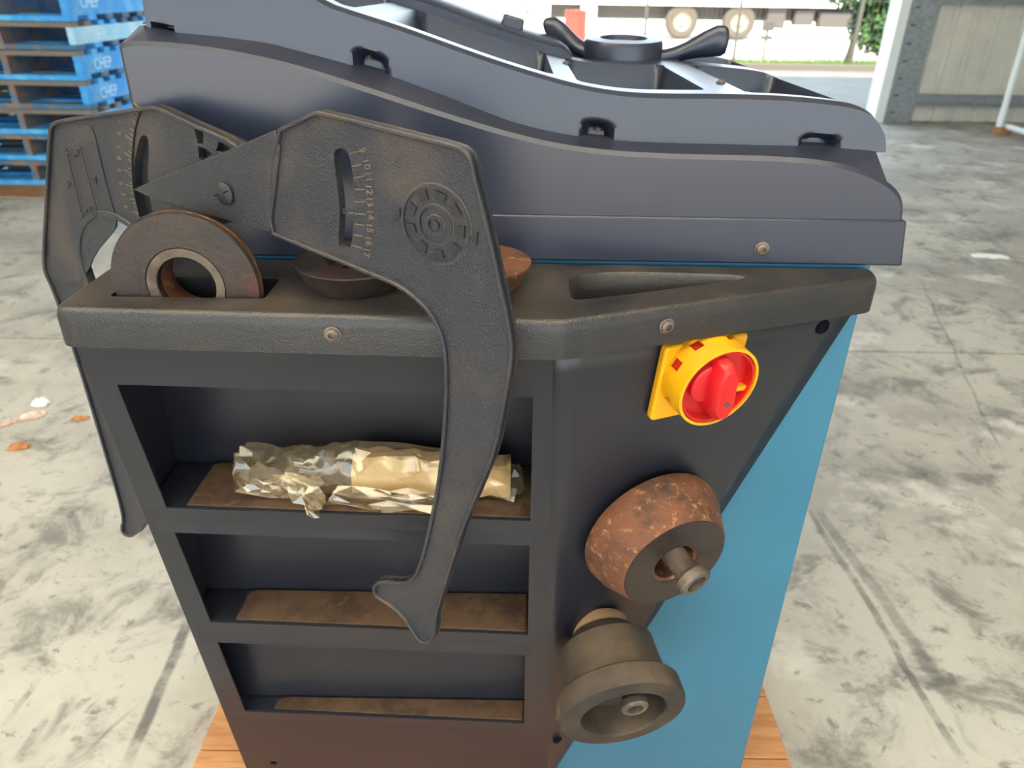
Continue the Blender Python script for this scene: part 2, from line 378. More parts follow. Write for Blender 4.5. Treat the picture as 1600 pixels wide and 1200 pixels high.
# --- shelf front A and its planes
TL, TR = V((-.493, .745, 1.150)), V((.045, .728, 1.150))
nA = (TR - TL).cross(V((0, -.150, 1))).normalized()
if nA.y > 0: nA = -nA
A = lambda x, y: on(x, y, TR, nA)
A_BL = V((-.5025, 0, .12)); A_BR_px = A(853, 1200)
def onA(X, Z):   # point of plane A at X, Z
    return V((X, TR.y - (nA.x * (X - TR.x) + nA.z * (Z - TR.z)) / nA.y, Z))
fold = lambda z: onA(.045 + (1.15 - z) * .031, z)
panel = prism('shelf_front', [onA(-.493, 1.15), onA(.045, 1.15), fold(.125), onA(-.503, .125)], nA, -.003, 0, M_PANEL, bal)
ZT = [(1.0815, .876), (.828, .625), (.574, .3675)]
cuts = []
for z1, z0 in ZT:
    pts = [onA(-.463, z1), onA(.0245 if z1 > 1 else .0275, z1), onA(.027 if z1 > 1 else .0300, z0), onA(-.461, z0)]
    cuts.append(prism_data(pts, nA, -.02, .02))
cut(panel, cuts + [lathe_data([(0, -.02), (.0065, -.02), (.0065, .02), (0, .02)], A(428, 1192), nA, 16)])
bevel(panel, .0012, 1)
# closed back, sides, floors
prism('shelf_side', [onA(-.492, 1.15), onA(-.502, .125), V((-.502, YB, .125)), V((-.492, YB, 1.15))], (1, 0, 0), 0, .003, M_PANEL, bal)
prism('shelf_side', [onA(.034, 1.10), onA(.034, .33), V((.034, YB - .001, .33)), V((.034, YB - .001, 1.10))], (1, 0, 0), 0, .003, M_PANEL, bal)
box('shelf_back', -.5015, .034, YB - .004, YB - .0005, .30, 1.12, M_PANEL, bal)
for i, (z1, z0) in enumerate(ZT):
    zb = ZT[i + 1][0] if i < 2 else z0 - .03
    a, b_ = onA(-.489, z0), onA(.033, z0)
    sh = mk('shelf', *prism_data([a - nA * .004 * 1, b_ - nA * .004, V((.033, YB - .005, z0)), V((-.489, YB - .005, z0))], (0, 0, 1), -(z0 - zb) * .96, -.0005, ), M_PANEL, bal)
    ins = .028 + .012 * i
    q = [V((-.463 + ins, onA(-.46, z0).y + .006, z0)), V((.028, onA(.03, z0).y + .006, z0)), V((.028, YB - .009, z0)), V((-.463 + ins + .014, YB - .009, z0)), V((-.463 + ins + .002, YB - .018, z0))]
    tag(mk('shelf_liner', *prism_data(q, (0, 0, 1), 0, .003), M_LINER, sh), 'dusty brown shelf liner')
# --- side panel B: a sheet from the fold to its slanting meeting line with the blue cabinet
DT, DB = onY(1332, 487, YB - .001), onY(868, 1200, YB - .001)
rows = 24; vv = []; ff = []
diag = [DT + (DB - DT) * (i / rows) for i in range(rows + 1)]
zs = [DT.z + (DB.z - DT.z) * (i / rows) for i in range(rows + 1)]
cols = 12
for i in range(rows + 1):
    f0 = fold(1.15 + (.13 - 1.15) * i / rows)
    for j in range(cols + 1):
        vv.append(f0.lerp(diag[i], j / cols))
for i in range(rows):
    for j in range(cols):
        a = i * (cols + 1) + j; ff.append((a, a + 1, a + cols + 2, a + cols + 1))
pb = mk('side_panel', vv, ff, M_PANEL, bal, smooth=40)
sol = pb.modifiers.new('solid', 'SOLIDIFY'); sol.thickness = .002; sol.offset = 0
nB = (DT - fold(1.15)).cross(fold(1.15) - fold(.3).lerp(DB, .5)).normalized()
if nB.y > 0: nB = -nB
B0 = fold(1.15)
e1 = (DT - B0); e1.z = 0; e1.normalize(); e2 = nB.cross(e1).normalized()
if e2.z < 0: e2 = -e2
e1 = e2.cross(nB).normalized()
if e1.x < 0: e1 = -e1
onB = lambda x, y, h=0: on(x, y, B0 + nB * h, nB)
def surfB(x, y):
    """point on the actual sheet under a pixel"""
    best = None; d = ray(x, y).normalized()
    for i in range(len(vv)):
        q = (vv[i] - EYE); r = (q - d * q.dot(d)).length
        if best is None or r < best[0]: best = (r, q.dot(d))
    return EYE + d * best[1]
for x, y, r in ((1285, 511, .0095), (871, 1156, .0075)):
    p = surfB(x, y)
    lathe('bolt_hole', [(0, .0012), (r * .92, .0012), (r, .0026), (r * 1.12, .0005)], p - nB * .0005, nB, M_HOLE, bal, 20)
# --- accessory tray along the top of the shelves
ZTR = 1.190
raw = [(-.497, .724), (.030, .709), (.052, .7095), (.452, .8590), (.458, .8985), (-.497, .8985)]
def rounded(pts, rad):
    out = []
    n = len(pts)
    for i in range(n):
        p = V(pts[i]); a = V(pts[i - 1]); c = V(pts[(i + 1) % n]); r = rad[i]
        if r <= 0: out.append(p); continue
        da = (a - p).normalized(); dc = (c - p).normalized()
        r_ = min(r, (a - p).length * .45, (c - p).length * .45)
        s_, e_ = p + da * r_, p + dc * r_
        for k in range(6):
            t = k / 5; out.append(s_ * (1 - t) ** 2 + p * 2 * t * (1 - t) + e_ * t * t)
    return out
out2 = rounded(raw, [.020, .02, .02, .0178, .0178, .016])
if area2(out2) < 0: out2.reverse()
rings = [(0.004, 1.1425), (0, 1.1445), (0, 1.1755), (.0005, 1.1795), (.0016, 1.1835), (.0034, 1.1868), (.0058, 1.1890), (.0082, ZTR)]
vvt = []
for ins, z in rings: vvt += [V((p.x, p.y, z)) for p in offset2(out2, ins)]
k = len(out2); fft = [tuple(range(k - 1, -1, -1)), tuple(range((len(rings) - 1) * k, len(rings) * k))]
for j in range(len(rings) - 1):
    fft += [(j * k + i, j * k + (i + 1) % k, (j + 1) * k + (i + 1) % k, (j + 1) * k + i) for i in range(k)]
tray = mk('accessory_tray', vvt, fft, M_TRAY, bal)
tri = [onZ(893, 424, ZTR), onZ(1165, 431, ZTR), onZ(1150, 436, ZTR), onZ(905, 467, ZTR), onZ(896, 464, ZTR)]
tri2 = [V((p.x, p.y)) for p in chaikin(tri, 2)]
if area2(tri2) < 0: tri2.reverse()
def pocket(pts2, ztop, zbot, taper):
    inn = offset2(pts2, taper); mid = offset2(pts2, -.004)
    n = len(pts2)
    v_ = [V((p.x, p.y, zbot)) for p in inn] + [V((p.x, p.y, ztop - .006)) for p in pts2] + [V((p.x, p.y, ztop + .01)) for p in offset2(pts2, -.012)]
    f_ = [tuple(range(n - 1, -1, -1)), tuple(range(2 * n, 3 * n))]
    for j in range(2): f_ += [(j * n + i, j * n + (i + 1) % n, (j + 1) * n + (i + 1) % n, (j + 1) * n + i) for i in range(n)]
    return v_, f_
CONE = V((-.362, .766, 1.202)); CR = .0825
slot2 = [V(p) for p in rounded([(-.448, CONE.y - .006), (-.276, CONE.y - .006), (-.276, CONE.y + .056), (-.448, CONE.y + .056)], [.006] * 4)]
cut(tray, [pocket(tri2, ZTR, ZTR - .034, .003), (lambda s: ([V((p.x, p.y, 1.10)) for p in s] + [V((p.x, p.y, 1.25)) for p in s], [tuple(range(len(s) - 1, -1, -1)), tuple(range(len(s), 2 * len(s)))] + [(i, (i + 1) % len(s), len(s) + (i + 1) % len(s), len(s) + i) for i in range(len(s))]))(slot2)])
tray.data.materials.clear(); tray.data.materials.append(M_TRAY)
tray.data.shade_smooth(); tray.data.set_sharp_from_angle(angle=radians(38))
def bolt(p, n, r, parent, name='bolt'):
    o = lathe(name, [(r * 1.25, 0), (r * 1.25, .0015), (r, .002), (r * .95, r * .6), (r * .6, r * .85), (r * .5, r * .85), (r * .45, r * .3), (0, r * .3)], p, n, M_BOLT, parent, 18)
    return o
nTA = V((-.0285, -.999, 0)).normalized()
bolt(on(520, 522, (-.497, .724, 0), nTA), nTA, .0075, tray)
nTB = V((.143, -.383, 0)).normalized()
bolt(on(1041, 509, (.052, .7095, 0), nTB), nTB, .0075, tray)
# --- hood, lower tier
YH = .893
px1 = [(183, 75), (187, 66), (210, 64), (260, 66), (330, 74), (420, 91), (500, 113), (600, 146), (700, 179), (800, 209), (880, 227), (960, 237), (1060, 242), (1180, 244), (1260, 248), (1310, 255), (1350, 266), (1382, 281), (1400, 293), (1411, 308), (1414, 325), (1412, 343)]
top1 = chaikin([V((onY(x, y, YH).x, onY(x, y, YH).z)) for x, y in px1], 2, closed=False)
left = V((-.4445, 1.21)); right = V((.4775, 1.21))
o1 = [left] + top1 + [right]          # clockwise (left up, over, right down)
o1r = list(reversed(o1))              # counter-clockwise
ins1 = list(reversed(offset2(o1r, .005)))
foot_px = [(228, 40), (275, 50), (350, 57), (420, 66), (530, 95), (620, 120), (700, 150), (800, 190), (890, 213), (960, 222), (1100, 226), (1250, 227), (1375, 233)]
foot = [(onY(x, y, .945).x, onY(x, y, .945).z) for x, y in foot_px]
def interp(tab, x):
    if x <= tab[0][0]: return tab[0][1]
    for (a, b_), (c, d) in zip(tab, tab[1:]):
        if x <= c: return b_ + (d - b_) * (x - a) / (c - a)
    return tab[-1][1]
ring2 = []
for p in o1:
    z = p.y
    if -.44 < p.x < .45 and p.y > 1.26: z = max(p.y + .004, interp(foot, p.x))
    elif p.y > 1.26: z = p.y + .006
    ring2.append(V((p.x, z)))
n1 = len(o1); vvh = []
for ring, Y in ((ins1, YH), (list(o1), YH + .005), (ring2, .950), (ring2, 1.0), (ring2, 1.62)): vvh += [V((p.x, Y, p.y)) for p in ring]
bs = len(vvh); vvh += [V((min(max(p.x, ins1[0].x), ins1[-1].x), YH, 1.205)) for p in ins1]
ffh = [(i, i + 1, bs + i + 1, bs + i) for i in range(n1 - 1)] + [tuple(4 * n1 + i for i in range(n1 - 1, -1, -1))]
for j in range(4): ffh += [(j * n1 + i, j * n1 + i + 1, (j + 1) * n1 + i + 1, (j + 1) * n1 + i) for i in range(n1 - 1)]
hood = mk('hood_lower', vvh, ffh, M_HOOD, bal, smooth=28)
tag(hood, 'black moulded plastic hood, lower tier')
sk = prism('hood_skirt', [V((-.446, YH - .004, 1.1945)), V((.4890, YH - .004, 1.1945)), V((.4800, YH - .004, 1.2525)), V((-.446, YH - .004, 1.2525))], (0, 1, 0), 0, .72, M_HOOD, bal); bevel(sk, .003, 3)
bolt(onY(1190, 389, YH - .004), (0, -1, 0), .0075, sk)
# --- hood, upper tier: front wall with screw alcoves, top with pockets
px2 = [(497, 0), (560, 21), (624, 41), (687, 64), (751, 87), (815, 108), (891, 130), (945, 141), (994, 146.5), (1060, 148), (1119, 148), (1212, 150), (1275, 155), (1325, 161), (1352, 169), (1368, 181), (1377, 197), (1381, 212), (1380, 228)]
YU = .955
t2 = [V((-.4306, 1.46)), V((-.4306, 1.555)), V((-.422, 1.563)), V((-.36, 1.552)), V((-.29, 1.528))] + [V((onY(x, y, YU).x, onY(x, y, YU).z)) for x, y in px2]
t2 = chaikin(t2, 2, closed=False)
# resample evenly
def resample(pts, step):
    out = [pts[0]]
    for a, b_ in zip(pts, pts[1:]):
        L_ = (b_ - a).length; n = max(1, int(L_ / step + .5))
        out += [a.lerp(b_, (i + 1) / n) for i in range(n)]
    return out
t2 = resample(t2, .0045)
def sstep(a, b_, x):
    t = min(1, max(0, (x - a) / (b_ - a))); return t * t * (3 - 2 * t)
alc = [(onY(580, 92, .95).x, .017, .019, 0), (onY(933, 203, .95).x, .016, .021, 0), (onY(1280, 221, .95).x, .020, .014, 0), (onY(258, 46, .95).x, .010, .008, 0)]
NV = 22
vvu = []; ffu = []
for p in t2:
    zf = interp(foot, p.x) - .004
    zt = max(p.y - .004, zf + .0005)
    for j in range(NV + 1):
        z = zf + (zt - zf) * j / NV
        Y = .945 + .008 * (z - zf) / .1
        for ax, aw, ah, kind in alc:
            hh = z - zf
            dx = abs(p.x - ax) if not kind else max(0, ax - p.x - aw) + aw * (p.x < ax - aw)
            if kind:
                m_ = sstep(ax - aw, ax - aw + .012, p.x) * (1 - sstep(ah * .5, ah * 1.3, hh + max(0, p.x - ax) * .12))
            else:
                m_ = 1 - sstep(.72, 1.35, sqrt((dx / aw) ** 4 + (max(hh, 0) / ah) ** 4) ** .5)
            Y += .026 * m_
        if j == NV: Y += 0
        vvu.append(V((p.x, Y, z)))
nt_ = len(t2)
for i in range(nt_ - 1):
    for j in range(NV):
        a = i * (NV + 1) + j; ffu.append((a, a + 1, a + NV + 2, a + NV + 1))
base_u = len(vvu)
Ys = [YU + .004] + [YU + .008 + .0055 * i for i in range(0, 122)]
rimx = lambda x, y, Y: onY(x, y, Y).x
PK = [(rimx(597, 8, .985), rimx(868, 110, .985), 1.002, 1.335), (rimx(906, 122, .985), rimx(1113, 138, .985), 1.002, 1.335), (rimx(1168, 138, .985), rimx(1346, 155, .985) , .985, 1.335),
      (rimx(906, 122, .985), rimx(1080, 138, .985), 1.40, 1.59), (rimx(1168, 138, .985), rimx(1340, 155, .985), 1.40, 1.59), (-.40, rimx(545, 8, .985), 1.002, 1.335)]
def pdepth(x, y):
    d = 0
    for x0, x1, y0, y1 in PK:
        cx, cy, hx, hy, r = (x0 + x1) / 2, (y0 + y1) / 2, (x1 - x0) / 2, (y1 - y0) / 2, .018
        qx, qy = abs(x - cx) - hx + r, abs(y - cy) - hy + r
        sd_ = min(max(qx, qy), 0) + sqrt(max(qx, 0) ** 2 + max(qy, 0) ** 2) - r
        d = max(d, 1 - sstep(-.010, 0, sd_))
    return d
for p in t2:
    for i, Y in enumerate(Ys):
        dz = .075 * pdepth(p.x, Y) if i > 0 else .0015
        zf = interp(foot, p.x) - .006
        vvu.append(V((p.x, Y, max(zf, p.y - dz) if p.y > 1.35 or i == 0 else p.y)))
ny = len(Ys)
for i in range(nt_ - 1):
    a = base_u + i * ny; c = a + ny
    fa, fc = i * (NV + 1) + NV, (i + 1) * (NV + 1) + NV
    ffu.append((fa, a, c, fc))
    for j in range(ny - 1): ffu.append((a + j, a + j + 1, c + j + 1, c + j))
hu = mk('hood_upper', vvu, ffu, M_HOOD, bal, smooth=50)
tag(hu, 'black moulded hood, upper tier with open pockets')
for x, y in ((577, 92), (934, 203)):
    p = onY(x, y, .965)
    bolt(p, (0, -.15, 1), .0045, hu, 'screw')
p = onY(236, 46, .96); bolt(V((p.x, .955, interp(foot, p.x) + .001)), (0, 0, 1), .0045, hu, 'screw')
def ztop(x):
    return interp(sorted([(q.x, q.y) for q in t2 if q.y > 1.35]), x)
for x, y, Y in ((885, 93, 1.22), (1127, 122, 1.08)):
    X = onY(x, y, Y).x; bolt(V((X, Y, ztop(X))), (0, 0, 1), .005, hu, 'screw')
# raised lip along the back of the first pocket and the block behind it
xs = [-.28 + .0155 * i for i in range(25)]; vl = []; fl_ = []
for i, X in enumerate(xs):
    z = ztop(X); h_ = .016 if i < 24 else .008
    for Y, dz in ((1.352, -.004), (1.352, h_ - .004), (1.357, h_), (1.56, h_ + .004), (1.56, -.004)): vl.append(V((X, Y, z + dz)))
for i in range(24):
    for j in range(5): a, c = i * 5 + j, i * 5 + (j + 1) % 5; fl_.append((a, c, c + 5, a + 5))
fl_ += [(4, 3, 2, 1, 0), tuple(120 + j for j in range(5))]
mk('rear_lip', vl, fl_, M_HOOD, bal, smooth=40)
bb = onY(800, 52, 1.45)
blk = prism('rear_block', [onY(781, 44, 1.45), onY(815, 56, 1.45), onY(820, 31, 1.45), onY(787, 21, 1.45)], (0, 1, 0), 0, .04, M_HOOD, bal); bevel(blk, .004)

# --- main switch on the side panel
def SW(a, b_, h): return B0 + e1 * a + e2 * b_ + nB * h
def uvB(x, y, h): q = onB(x, y, h) - B0; return q.dot(e1), q.dot(e2)
c0 = uvB(1120, 607, .052)
SC = (c0[0] + .002, c0[1] + .001)
pc = [uvB(1037, 545, .016), uvB(1172, 521, .016), uvB(1027, 657, .016)]
x0, x1, y1, y0 = pc[0][0] + .004, pc[1][0], pc[0][1], pc[2][1]
x1 = x0 + (y1 - y0) * 1.08
pl2 = rounded([(x0, y0), (x1, y0), (x1, y1), (x0, y1)], [.007] * 4)
hSW = B0.lerp(B0, 0)
offp = (surfB(1100, 600) - B0).dot(nB)
sw = prism('rotary_switch', [SW(p.x, p.y, 0) for p in pl2], nB, offp - .001, .016, M_YEL, bal); bevel(sw, .003, 2)
tag(sw, 'yellow and red rotary main switch')
SR = .0545
col_p = [(SR + .0015, .012), (SR + .001, .030), (SR, .054), (SR - .0035, .0545), (SR - .004, .036), (SR - .004, .012)]
cl = lathe('yellow_collar', col_p, SW(SC[0], SC[1], 0), nB, M_YEL, sw, 48)
cuts = []
for an in (152, 118, 70, 205):
    c_, s_ = cos(radians(an)), sin(radians(an)); rad = e1 * c_ + e2 * s_; tg = -e1 * s_ + e2 * c_
    o_ = SW(SC[0], SC[1], .026) + rad * SR; hh, ww = .008, .0065
    b8 = []
    for r_ in (-.008, .008): b8 += [o_ + rad * r_ - tg * ww - nB * hh, o_ + rad * r_ + tg * ww - nB * hh, o_ + rad * r_ + tg * ww + nB * hh, o_ + rad * r_ - tg * ww + nB * hh]
    cuts.append((b8, [(3, 2, 1, 0), (4, 5, 6, 7), (0, 1, 5, 4), (1, 2, 6, 5), (2, 3, 7, 6), (3, 0, 4, 7)]))
cut(cl, cuts); cl.data.materials.clear(); cl.data.materials.append(M_YEL); cl.data.shade_smooth(); cl.data.set_sharp_from_angle(angle=radians(35))
lathe('red_dial', [(SR - .005, .014), (SR - .005, .0525), (SR - .0075, .0525), (SR - .009, .041), (.022, .040), (.021, .043), (0, .043)], SW(SC[0], SC[1], 0), nB, M_RED, sw, 48)
# knob: a tapered bar across the dial
kd = radians(97); ka = e1 * cos(kd) + e2 * sin(kd); kb_ = nB.cross(ka).normalized()
def knob_ring(L_, W_, h):
    o_ = SW(SC[0], SC[1], h)
    return [o_ + ka * a * L_ + kb_ * b_ * W_ for a, b_ in ((1, -.45), (1, .45), (.55, 1), (-.55, 1), (-1, .45), (-1, -.45), (-.55, -1), (.55, -1))]
vk = knob_ring(.043, .0165, .040) + knob_ring(.041, .0155, .062) + knob_ring(.034, .0120, .071)
fk = [tuple(range(7, -1, -1)), tuple(range(16, 24))] + [(j * 8 + i, j * 8 + (i + 1) % 8, (j + 1) * 8 + (i + 1) % 8, (j + 1) * 8 + i) for j in range(2) for i in range(8)]
kn = mk('red_knob', vk, fk, M_RED, sw); bevel(kn, .0022, 2)
lathe('red_knob_boss', [(.026, .040), (.0255, .050), (.022, .052), (0, .052)], SW(SC[0] - .012, SC[1] + .006, 0), nB, M_RED, sw, 28)
lathe('screw', [(.0036, .0710), (.0036, .0722), (.0015, .0722), (.0012, .0714), (0, .0714)], SW(SC[0] + .002, SC[1] - .012, 0), nB, M_STEEL, sw, 14)
tb = SW(SC[0] + .033, SC[1] - .010, .041)
tbv = []
for q in ((-.004, -.005), (.014, -.005), (.014, .001), (-.004, .001)): tbv.append(tb + e1 * q[0] + e2 * q[1])
prism('yellow_tab', tbv, nB, 0, .008, M_YEL, sw)

# --- two storage pegs
def peg(p0, p1, r, name='storage_peg'):
    d = (p1 - p0); L_ = d.length; d.normalize()
    return lathe(name, [(0, 0), (r, 0), (r, L_ - .020), (r * 1.12, L_ - .017), (r * 1.42, L_ - .012), (r * 1.42, L_ - .003), (r * 1.25, L_), (r * .85, L_), (r * .8, L_ - .012), (0, L_ - .012)], p0, d, M_STEEL, bal, 28)
tip1 = onB(1089, 913, .130)
peg(surfB(1003, 804) , tip1, .0168)
# ------------------------------------------------------------------ cones and cup on the pegs
def lathe_thing(name, prof, o, axis, m, label, cat, seg=56, group=None):
    ob = lathe(name, prof, o, axis, m, None, seg); tag(ob, label, cat, group); return ob
rc = onB(1013, 823, .012)
ax1 = nB
rcone = empty('centring_cone', rc, 'big rusty orange steel cone hung on the upper peg below the switch', 'cone')
lathe('cone_body', [(.030, .0), (.096, 0), (.1025, .004), (.1035, .010), (.099, .030), (.090, .048), (.0815, .066), (.080, .069), (.078, .0705), (.034, .0705), (.030, .068), (.030, .0)], rc, ax1, M_RUST, rcone, 64)
lathe('cone_face', [(.0345, .0705), (.0345, .0716), (.0775, .0716), (.0775, .0705)], rc, ax1, M_RUSTD, rcone, 64)
p0 = onB(938, 984, .012); p1 = onB(975, 1119, .146)
axc = (p1 - p0); LC = axc.length; axc.normalize()
cup = empty('pressure_cup', p0, 'dusty black flanged pressure cup hung on the lower peg', 'cup')
lathe('collar', [(.026, -.012), (.042, -.012), (.044, -.009), (.044, .004), (.040, .006), (.040, .016)], p0, axc, M_CREAM, cup, 48)
lathe('cup_body', [(.038, .008), (.050, .010), (.058, .026), (.064, .030), (.074, .034), (.074, .040), (.078, LC - .036), (.076, LC - .034)], p0, axc, M_RUBBER, cup, 64)
lathe('cup_ring', [(.072, LC - .040), (.089, LC - .037), (.0925, LC - .033), (.0935, LC - .008), (.0915, LC - .002), (.086, LC), (.066, LC), (.063, LC - .003), (.060, LC - .045), (.030, LC - .052), (.014, LC - .052)], p0, axc, M_RUBBER, cup, 64)
rg = lathe('ring_lug', [(0, 0), (.016, 0), (.018, .004), (.018, .024), (.015, .028), (0, .028)], p0 + axc * (LC - .034) + frame(axc)[0] * -.080, axc, M_RUBBER, cup, 24)
tip2 = on(993, 1109, p1 + axc * .002, axc)
peg(tip2 - axc * (LC - .002), tip2, .0140)

# ------------------------------------------------------------------ cones lying in the tray
ax = V((0, 1, 0))
sc_ = empty('centring_cone', CONE, 'dark rusty ring-shaped cone standing upright in the tray slot at the left', 'cone')
lathe('cone_body', [(.043, .0), (.080, 0), (CR, .003), (CR, .007), (.066, .046), (.060, .048), (.036, .048), (.032, .042), (.032, .010)], CONE, ax, M_RUST, sc_, 72)
lathe('cone_face', [(.0325, .010), (.0325, .0015), (.0425, -.0004), (.0440, -.0022), (.0800, -.0022), (.0820, .0006), (.0825, .0035)], CONE, ax, M_RUSTD, sc_, 72)
lathe('bore_ring', [(.0328, -.0008), (.0425, -.0024), (.0428, -.0006), (.0328, .0006)], CONE, ax, M_STEEL, sc_, 56)
def flat_cone(X, Y, r, rb, h, label, m):
    return lathe_thing('centring_cone', [(.018, .0), (rb, 0), (rb + (r - rb) * .9, h * .85), (r, h * .9), (r, h * .97), (r - .002, h), (r * .52, h), (r * .47, h - .003), (r * .45, h - .012), (.018, h - .014), (.018, 0)], (X, Y, ZTR + .0005), (0, 0, 1), m, label, 'cone')
flat_cone(-.185, .814, .068, .054, .030, 'brown steel cone lying on the tray under the caliper plate', M_RUSTD)
flat_cone(-.044, .819, .064, .050, .028, 'worn rusty cone on the tray right of the caliper plate', M_RUST)
# ------------------------------------------------------------------ caliper
ca = .52; cl_ = sqrt(1 + ca * ca)
CN = V((-ca / cl_, -1 / cl_, 0)); CU = V((1 / cl_, -ca / cl_, 0)); CV = V((0, 0, 1)); CO = V((-.05, .655, 0))
def cuv(x, y, off=0):
    q = on(x, y, CO + CN * off, CN) - CO; return V((q.dot(CU), q.z))
def c3(p, off=0): return CO + CU * p.x + CV * p.y + CN * off
piv = c3(cuv(355, 300))
cal = empty('rim_width_caliper', (piv.x, piv.y, 1.19), 'large black plastic caliper gauge with two curved arms hung over the tray', 'caliper')
def solid(name, pts2, t0, t1, m, parent, smooth=40): return prism(name, [c3(p) for p in pts2], CN, t0, t1, m, parent, smooth)
def ringband(name, outer, d, t0, t1, m, parent):
    if area2(outer) < 0: outer = list(reversed(outer))
    inner = offset2(outer, d); k_ = len(outer); vv_ = []
    for ring, t in ((outer, t0), (outer, t1 - .001), (offset2(outer, .001), t1), (offset2(outer, d - .001), t1), (inner, t1 - .001), (inner, t0)): vv_ += [c3(p, t) for p in ring]
    ff_ = [(j * k_ + i, j * k_ + (i + 1) % k_, ((j + 1) % 6) * k_ + (i + 1) % k_, ((j + 1) % 6) * k_ + i) for j in range(6) for i in range(k_)]
    return mk(name, vv_, ff_, m, parent, smooth=40)
def bar2(a, b_, w_):
    d = (b_ - a).normalized(); n = V((-d.y, d.x)) * w_ / 2; return [a + n, a - n, b_ - n, b_ + n]
plate_px = [(430, 204), (465, 187), (493, 173), (503, 173), (560, 187), (640, 207), (708, 224), (728, 232), (739, 247), (746, 280), (762, 340), (780, 420), (797, 500), (803, 535), (803, 560), (797, 600), (788, 645), (778, 700), (757, 752), (730, 815), (708, 880), (690, 940), (682, 966), (684, 978), (680, 996), (669, 1005), (656, 1002), (644, 984), (628, 960), (606, 942), (590, 933), (583, 920), (586, 910), (597, 905), (625, 908), (640, 905), (651, 893), (662, 860), (676, 800), (688, 730), (695, 650), (697, 590), (694, 540), (682, 505), (660, 475), (625, 448), (580, 429), (520, 404), (470, 384), (415, 360)]
plate2 = chaikin([cuv(*p) for p in plate_px], 1)
wedge_px = [(211, 295), (240, 283), (300, 258), (370, 230), (432, 203), (440, 230), (432, 300), (425, 362), (410, 359), (370, 347), (320, 333), (270, 318), (238, 308)]
tp = solid('front_arm', plate2, -.009, 0, M_CAL, cal)
slot_px = [(521, 243), (524, 234), (533, 231), (542, 235), (548, 252), (553, 285), (554, 320), (552, 355), (549, 385), (542, 390), (533, 389), (528, 381), (531, 345), (530, 310), (525, 275)]
slot_c = chaikin([cuv(*p) for p in slot_px], 1)
cut(tp, [prism_data([c3(p) for p in slot_c], CN, -.03, .03)])
tp.data.materials.clear(); tp.data.materials.append(M_CAL); tp.data.shade_smooth(); tp.data.set_sharp_from_angle(angle=radians(35))
ringband('front_rim', plate2, .0042, -.004, .0042, M_CAL, tp)
wg = solid('pointer', [cuv(*p) for p in wedge_px], -.004, .0030, M_CAL, tp); bevel(wg, .0008, 1)
# slot pointer
solid('slot_pointer', [cuv(528, 322, -.006), cuv(555, 330, -.006), cuv(529, 336, -.006)], -.009, -.004, M_CAL, tp)
# wheel emblem
ec = cuv(681, 351)
def ann(name, r0, r1, t1, m, seg=48, c=None):
    c = c or ec
    vv_ = []
    for r, t in ((r0, -.001), (r0, t1), (r1, t1), (r1, -.001)):
        vv_ += [c3(c + V((cos(2 * pi * i / seg), sin(2 * pi * i / seg))) * r, t) for i in range(seg)]
    ff_ = [(j * seg + i, j * seg + (i + 1) % seg, ((j + 1) % 4) * seg + (i + 1) % seg, ((j + 1) % 4) * seg + i) for j in range(4) for i in range(seg)]
    return mk(name, vv_, ff_, m, tp, smooth=30)
ann('emblem_ring', .0350, .0375, .0022, M_CAL); ann('emblem_ring', .0168, .0188, .0022, M_CAL); ann('emblem_ring', .0070, .0090, .0022, M_CAL); ann('emblem_ring', .0001, .0040, .0022, M_CAL)
ann('emblem_groove', .0376, .0384, .0006, M_CALT); ann('emblem_groove', .0189, .0196, .0006, M_CALT); ann('emblem_groove', .0091, .0098, .0006, M_CALT)
for k_ in range(9):
    an = radians(90 - 14 + 40 * k_); d = V((cos(an), sin(an))); t = V((-d.y, d.x))
    b4 = [ec + d * .0235 - t * .0042, ec + d * .0315 - t * .0058, ec + d * .0315 + t * .0058, ec + d * .0235 + t * .0042]
    solid('emblem_block', b4, -.001, .0018, M_CALD, tp)
for q in (((626, 325), (627, 338), (613, 345)), ((748, 361), (746, 383), (734, 371))):
    solid('emblem_arrow', [cuv(*p) for p in q], -.001, .0018, M_CALD, tp)
# printed scale of the front arm
tk = [(548, 240, 563, 236), (551, 260, 566, 257), (554, 278, 570, 275), (555, 296, 571, 296), (555, 315, 572, 315), (556, 334, 572, 335), (555, 350, 570, 352), (554, 367, 568, 369), (550, 383, 566, 388)]
nm_ = [(567, 235, '9'), (573, 256, '10'), (576, 276, '11'), (577, 296, '12'), (578, 315, '13'), (579, 335, '14'), (578, 356, '15'), (576, 376, '16'), (573, 394, '17')]
for (xa, ya, xb, yb), (xn, yn, s_) in zip(tk, nm_):
    solid('scale_tick', bar2(cuv(xa, ya), cuv(xb, yb), .0009), -.001, .0010, M_CALT, tp)
    a_, b_ = cuv(xa, ya), cuv(xb, yb); d = (b_ - a_).normalized(); d3 = CU * d.x + CV * d.y; u3 = -(CU * -d.y + CV * d.x)
    text_mesh('scale_number', s_, .0105, c3(cuv(xn, yn), .0004), u3, d3, CN, .0006, M_CALT, tp)
